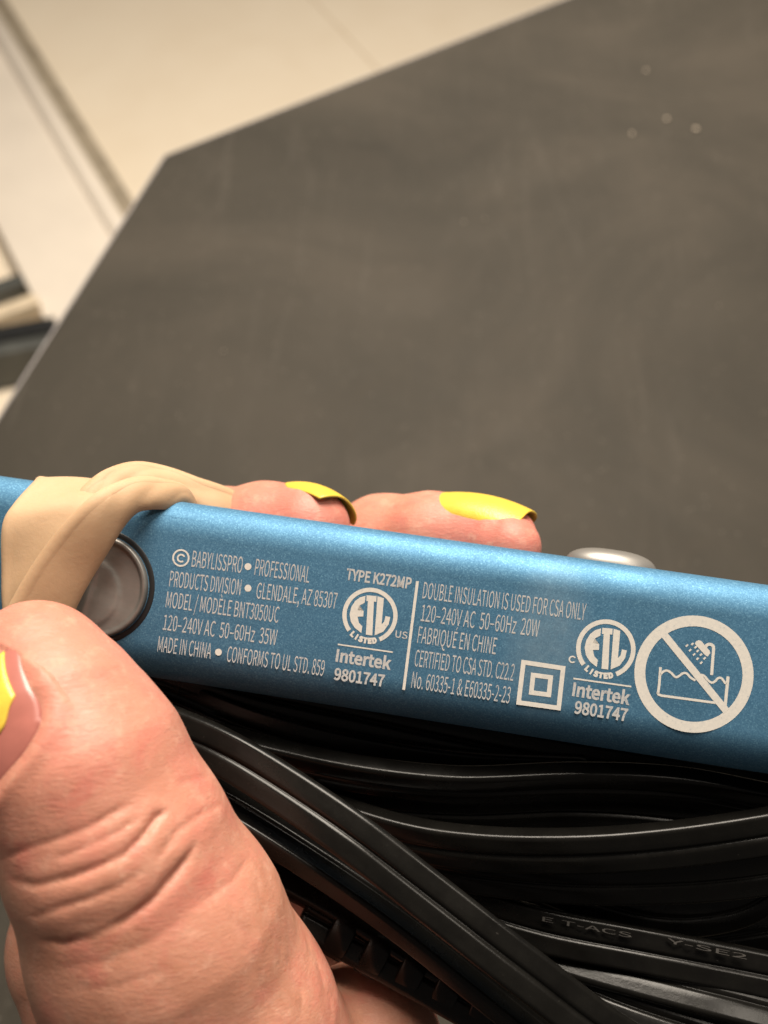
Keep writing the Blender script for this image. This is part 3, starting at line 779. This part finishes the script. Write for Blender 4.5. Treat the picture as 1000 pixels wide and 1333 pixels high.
# thumb nail: follows the thumb's own surface
def onto(p, n):
    for _ in range(30): p = p - n * hand_sdf(p)[:, None] * 0.8
    return p
sw = []
for s_ in np.linspace(-1, 0.45, 22):
    for w_ in np.linspace(-1, 1, 22):
        rr = (abs(min(s_, 0)) ** 3 + abs(w_) ** 3) ** (1 / 3); k = max(abs(min(s_, 0)), abs(w_))
        f_ = k / rr if rr > 1e-6 else 1.0
        sw.append((s_ * f_ if s_ < 0 else s_, w_ * f_))
sw = np.array(sw)
G = onto(na_c + sw[:, :1] * NL * na_t + sw[:, 1:] * NW * na_b + 0.5 * na_n, na_n) + na_n * (0.010 - 0.040 * np.maximum(np.abs(sw[:, 1:]), np.maximum(-sw[:, :1], 0)) ** 7)
G = G.reshape(22, 22, 3)
tn = shell_mesh('fingernail', G, MAT['nail'], hand, 0.03)
sw = []
for f_ in np.linspace(0, 1, 20):
    for w_ in np.linspace(-0.80, 0.95, 26):
        s0_ = -0.52 + 0.70 * max(0.0, -w_ - 0.30) ** 1.5 + 0.012 * math.sin(17 * w_)
        sw.append((s0_ + (0.44 - s0_) * f_, w_ + (0.012 * math.sin(13 * f_) if w_ < -0.8 else 0)))
sw = np.array(sw)
Gp = (onto(na_c + sw[:, :1] * NL * na_t + sw[:, 1:] * NW * na_b + 0.5 * na_n, na_n) + na_n * (0.026 - 0.020 * np.abs(sw[:, 1:]) ** 6)).reshape(20, 26, 3)
shell_mesh('nail_polish', Gp, MAT['polish'], tn, 0.02)

# ------------------------------------------------------------------ rubber band
BC = P(110, 720, 12.0)
band = tag(empty('rubber_band', M @ Matrix.Translation(Vector(BC) * 0.01)), 'wide tan rubber band twisted around the left end of the blue iron', 'rubber band')
def ribbon(name, left, right, thick=0.07, crown=0.05, n=10, m=25, lip=0.02):
    A = catmull([P(*p) for p in left], n); B = catmull([P(*p) for p in right], n)
    G = np.zeros((len(A), m, 3))
    tl = np.gradient((A + B) / 2, axis=0); flip = None
    for i in range(len(A)):
        nrm_ = np.cross(B[i] - A[i], tl[i]); nrm_ /= np.linalg.norm(nrm_) + 1e-9
        for j, s in enumerate(np.linspace(0, 1, m)):
            c = 1 - (2 * s - 1) ** 2
            if flip is None:
                q = len(A) // 2; fn = np.cross(B[q] - A[q], tl[q]); flip = 1.0 if fn @ ((A[q] + B[q]) / 2 - P(110, 745, 13.0)) > 0 else -1.0
            wv = 0.010 * math.sin(i * 0.35 + 5 * s) * c
            G[i, j] = A[i] * (1 - s) + B[i] * s + nrm_ * flip * (crown * c ** 0.6 + wv + lip * math.exp(-((s - 0.05) / 0.06) ** 2))
    o = shell_mesh(name, G[:, ::-1] if False else G, MAT['rubber'], band, thick, origin=BC)
    bv = o.modifiers.new('bevel', 'BEVEL'); bv.width = 0.00016; bv.segments = 3; bv.limit_method = 'ANGLE'; bv.angle_limit = math.radians(50)
    return o
# broad wrap round the iron, left
ribbon('band_wrap', [(42, 634, 13.9), (46, 624, 13.2), (44, 627, 12.7), (18, 656, 12.28), (3, 684, 12.14), (2, 740, 12.12), (4, 800, 12.1), (20, 890, 12.1), (40, 930, 12.4), (50, 930, 13.5)],
       [(150, 640, 13.9), (150, 630, 13.2), (140, 634, 12.7), (124, 652, 12.28), (112, 684, 12.12), (100, 740, 12.08), (90, 800, 12.06), (110, 890, 12.05), (130, 930, 12.4), (140, 935, 13.5)])
# diagonal turn lying over it, folded over the top edge
ribbon('band_fold', [(-10, 850, 11.80), (22, 782, 11.80), (52, 732, 11.80), (88, 684, 11.80), (122, 652, 11.87), (152, 637, 12.07), (182, 629, 12.3), (208, 632, 12.55), (236, 641, 12.9), (250, 660, 13.3)],
       [(70, 860, 12.02), (88, 800, 12.02), (112, 752, 12.02), (138, 708, 12.03), (158, 676, 12.08), (174, 661, 12.16), (194, 657, 12.3), (214, 657, 12.5), (230, 652, 12.75), (236, 668, 13.2)], crown=0.06, lip=0.016, thick=0.09)
# thin arch behind the fold, running on along the top to the fingers
ribbon('band_arch', [(78, 700, 12.35), (100, 660, 12.42), (118, 637, 12.55), (143, 619, 12.75), (176, 611, 12.95), (212, 616, 13.2), (252, 629, 13.45), (296, 644, 13.9), (330, 664, 14.6)],
       [(96, 720, 12.35), (114, 680, 12.40), (134, 652, 12.5), (156, 634, 12.7), (188, 627, 12.85), (218, 636, 13.05), (250, 655, 13.25), (292, 680, 13.6), (330, 700, 14.4)], crown=0.03, thick=0.09, lip=0.02)

# ------------------------------------------------------------------ power cord
CC = P(650, 1120, 12.0)
cord = tag(empty('power_cord', M @ Matrix.Translation(Vector(CC) * 0.01)), 'black flat twin power cord coiled in loops under the flat iron', 'power cord')
def cord_run(pts, roll, r=0.15, half=0.125, n=14, name='cord_loop', fin=0.0):
    """pts: (u, v, d) along the run; roll: degrees that the flat side turns away from the eye"""
    pts = list(pts); u, v, d = pts[-1]
    if u > 1090: pts += [(u + 90, v + 55, d + 0.7), (u + 50, v + 110, d + 1.6), (u - 120, v + 100, d + 2.1)]      # each run turns back in a loop
    C = catmull([P(*p) for p in pts], n); m = len(C)
    T_ = np.gradient(C, axis=0); T_ /= np.linalg.norm(T_, axis=1, keepdims=True)
    prof = []; hw, hh, cr = half + r, r * 0.86, r * 0.42            # flat sides, small round corners, a shallow groove down the middle
    for (cx, cy, a0) in ((hw - cr, hh - cr, 0), (-hw + cr, hh - cr, 90), (-hw + cr, -hh + cr, 180), (hw - cr, -hh + cr, 270)):
        for k in range(7):
            a = math.radians(a0 + 15 * k); prof.append((cx + cr * math.cos(a), cy + cr * math.sin(a)))
        sg = 1 if cy > 0 else -1
        if a0 in (0, 180):
            for x in (0.6, 0.3, 0.15, 0.06, 0, -0.06, -0.15, -0.3, -0.6):
                prof.append((sg * x * (hw - cr), sg * (hh + 0.010 * math.sin(math.pi * min(1, abs(x) * 1.6)) - 0.028 * math.exp(-(x / 0.10) ** 2))))
    V = []; F = []; K = len(prof)
    for i in range(m):
        z = -C[i] / np.linalg.norm(C[i]); rl = math.radians(np.interp(i / (m - 1), np.linspace(0, 1, len(roll)), roll))
        w = np.cross(z, T_[i]); w /= np.linalg.norm(w); up = np.cross(T_[i], w); up /= np.linalg.norm(up)
        if up @ z < 0: up = -up
        w2 = w * math.cos(rl) + up * math.sin(rl); u2 = up * math.cos(rl) - w * math.sin(rl)
        for (px, py) in prof: V.append(C[i] + w2 * px + u2 * py)
    for i in range(m - 1):
        for k in range(K):
            j = (k + 1) % K; F.append((i * K + k, i * K + j, (i + 1) * K + j, (i + 1) * K + k))
    F.append(tuple(range(K))); F.append(tuple((m - 1) * K + k for k in range(K)))
    o = mesh_obj(name, np.array(V) - CC, F, MAT['cord'], cord)
    bm = bmesh.new(); bm.from_mesh(o.data); bmesh.ops.recalc_face_normals(bm, faces=bm.faces); bm.to_mesh(o.data); bm.free()
    return o
# near diagonal pair, from behind the thumb to the lower right, then off to the right
cord_run([(110, 905, 13.0), (200, 940, 12.5), (275, 972, 12.1), (345, 1012, 11.8), (450, 1083, 11.4), (560, 1168, 11.2), (680, 1262, 11.1), (820, 1365, 11.2), (980, 1440, 11.6), (1200, 1470, 12.4)], [25, 12, 5, 0, -8, -15, -5])
cord_run([(200, 1005, 12.5), (290, 1046, 12.2), (400, 1113, 11.9), (520, 1195, 11.7), (640, 1290, 11.6), (760, 1385, 11.6), (900, 1480, 11.9)], [-50, -48, -45, -45])
cord_run([(220, 1060, 12.6), (320, 1110, 12.4), (430, 1165, 12.3), (560, 1245, 12.2), (700, 1330, 12.2), (850, 1430, 12.3)], [-20, -20, -15])
# runs lying along the iron
cord_run([(250, 955, 13.1), (360, 985, 13.0), (470, 1008, 12.8), (600, 1022, 12.7), (750, 1018, 12.6), (880, 1024, 12.6), (1000, 1046, 12.7), (1150, 1075, 13.0), (1230, 1120, 13.4), (1200, 1190, 13.6)], [58, 55, 50, 40, 45, 58])
cord_run([(330, 1020, 13.4), (470, 1045, 13.2), (600, 1056, 13.0), (750, 1052, 12.9), (880, 1062, 12.9), (1000, 1085, 13.0), (1130, 1110, 13.2)], [35, 30, 24, 20, 30])
cord_run([(400, 1050, 13.0), (520, 1088, 12.7), (620, 1104, 12.5), (740, 1108, 12.3), (860, 1101, 12.2), (1000, 1082, 12.1), (1160, 1050, 12.3)], [40, 36, 30, 22, 15])
cord_run([(480, 1105, 13.2), (600, 1132, 12.9), (740, 1147, 12.7), (880, 1146, 12.6), (1000, 1134, 12.5), (1160, 1105, 12.6)], [30, 25, 20, 20])
cord_run([(560, 1085, 13.6), (660, 1125, 13.4), (760, 1165, 13.2), (860, 1190, 13.1), (950, 1182, 13.1), (1010, 1150, 13.2), (1080, 1105, 13.4)], [15, 10, 20, 35, 30])
emb = cord_run([(480, 1150, 13.4), (600, 1180, 13.1), (710, 1212, 12.8), (820, 1234, 12.6), (940, 1257, 12.5), (1060, 1280, 12.5), (1200, 1300, 12.7)], [12, 8, 5, 5])
cord_run([(600, 1190, 13.3), (720, 1240, 12.9), (830, 1272, 12.6), (940, 1300, 12.4), (1060, 1330, 12.4), (1200, 1360, 12.7)], [-20, -18, -15])
cord_run([(680, 1250, 13.0), (790, 1300, 12.6), (900, 1338, 12.4), (1020, 1372, 12.4), (1200, 1400, 12.7)], [-10, -10])
cord_run([(560, 1130, 14.3), (700, 1190, 14.1), (850, 1225, 13.9), (1000, 1210, 13.8), (1150, 1180, 13.9)], [10, 15, 5])
cord_run([(200, 860, 13.6), (330, 905, 13.75), (480, 938, 13.75), (640, 972, 13.7), (800, 1000, 13.5), (1000, 1030, 13.5), (1150, 1040, 13.6)], [0, 5, 0])
cord_run([(260, 930, 13.9), (400, 985, 14.0), (560, 1015, 13.9), (760, 1035, 13.7), (1000, 1060, 13.7), (1150, 1070, 13.7)], [0, 5, 0])
cord_run([(120, 872, 13.95), (220, 905, 13.7), (320, 945, 13.5), (450, 980, 13.4), (600, 1003, 13.4), (760, 1010, 13.4)], [0, 10, 20])
cord_run([(280, 915, 14.4), (400, 948, 14.6), (520, 978, 14.6), (700, 1010, 14.5), (900, 1045, 14.4), (1120, 1060, 14.4)], [0, 0])
cord_run([(430, 1000, 14.0), (600, 1080, 14.0), (800, 1100, 13.9), (960, 1130, 13.9), (1150, 1150, 13.9)], [0, 10])
cord_run([(620, 1280, 13.6), (760, 1330, 13.4), (900, 1400, 13.2), (1080, 1460, 13.2)], [0, 0])
# moulded strain relief low in the bundle: rings and slots
A_, B_ = P(430, 1205, 12.25), P(655, 1330, 12.05)
ax = (B_ - A_) / np.linalg.norm(B_ - A_)
e1 = np.cross(ax, [0, 0, 1]); e1 /= np.linalg.norm(e1); e2 = np.cross(ax, e1)
sr = None
L_ = np.linalg.norm(B_ - A_)
for k in range(5):
    c0 = A_ + ax * L_ * k / 5; w = L_ / 5 * 0.66; V = []; F = []; r = 0.275 - 0.010 * k
    for (x, rr) in ((0, r * .86), (0.03, r), (w - 0.03, r), (w, r * .86)):
        for i in range(24):
            a = 2 * math.pi * i / 24
            V.append(c0 + ax * x + e1 * rr * 1.2 * math.cos(a) + e2 * rr * math.sin(a) - CC)
    for q in range(3):
        for i in range(24): j = (i + 1) % 24; F.append((q * 24 + i, q * 24 + j, (q + 1) * 24 + j, (q + 1) * 24 + i))
    F.append(tuple(range(23, -1, -1))); F.append(tuple(72 + i for i in range(24)))
    if sr is None:
        sr = cord_run([(395, 1186, 12.3), (480, 1233, 12.25), (560, 1277, 12.15), (700, 1355, 12.0)], [0, 0], r=0.24, half=0.05, name='strain_relief')
    mesh_obj('relief_ring', V, F, MAT['cord'], sr)
# raised lettering along one run
def embossed(body, a, b, h):
    V, F = text_mesh(body, 0.0, 0.03)
    A, B = P(*a), P(*b); ex = B - A; z = -A / np.linalg.norm(A); ey = np.cross(z, ex); ey /= np.linalg.norm(ey); zz = np.cross(ex, ey); zz /= np.linalg.norm(zz)
    x0, x1 = V[:, 0].min(), V[:, 0].max()
    out = [A + ex * ((x - x0) / (x1 - x0)) + ey * (h * y / 0.73) + zz * (w * 0.5) - CC for x, y, w in V]
    mesh_obj('raised_lettering', out, F, MAT['worn'], emb, smooth=False)
embossed('E T-ACS', (706, 1199, 12.64), (822, 1221, 12.43), 0.155)
embossed('Y-SE2', (868, 1227, 12.40), (972, 1249, 12.30), 0.155)
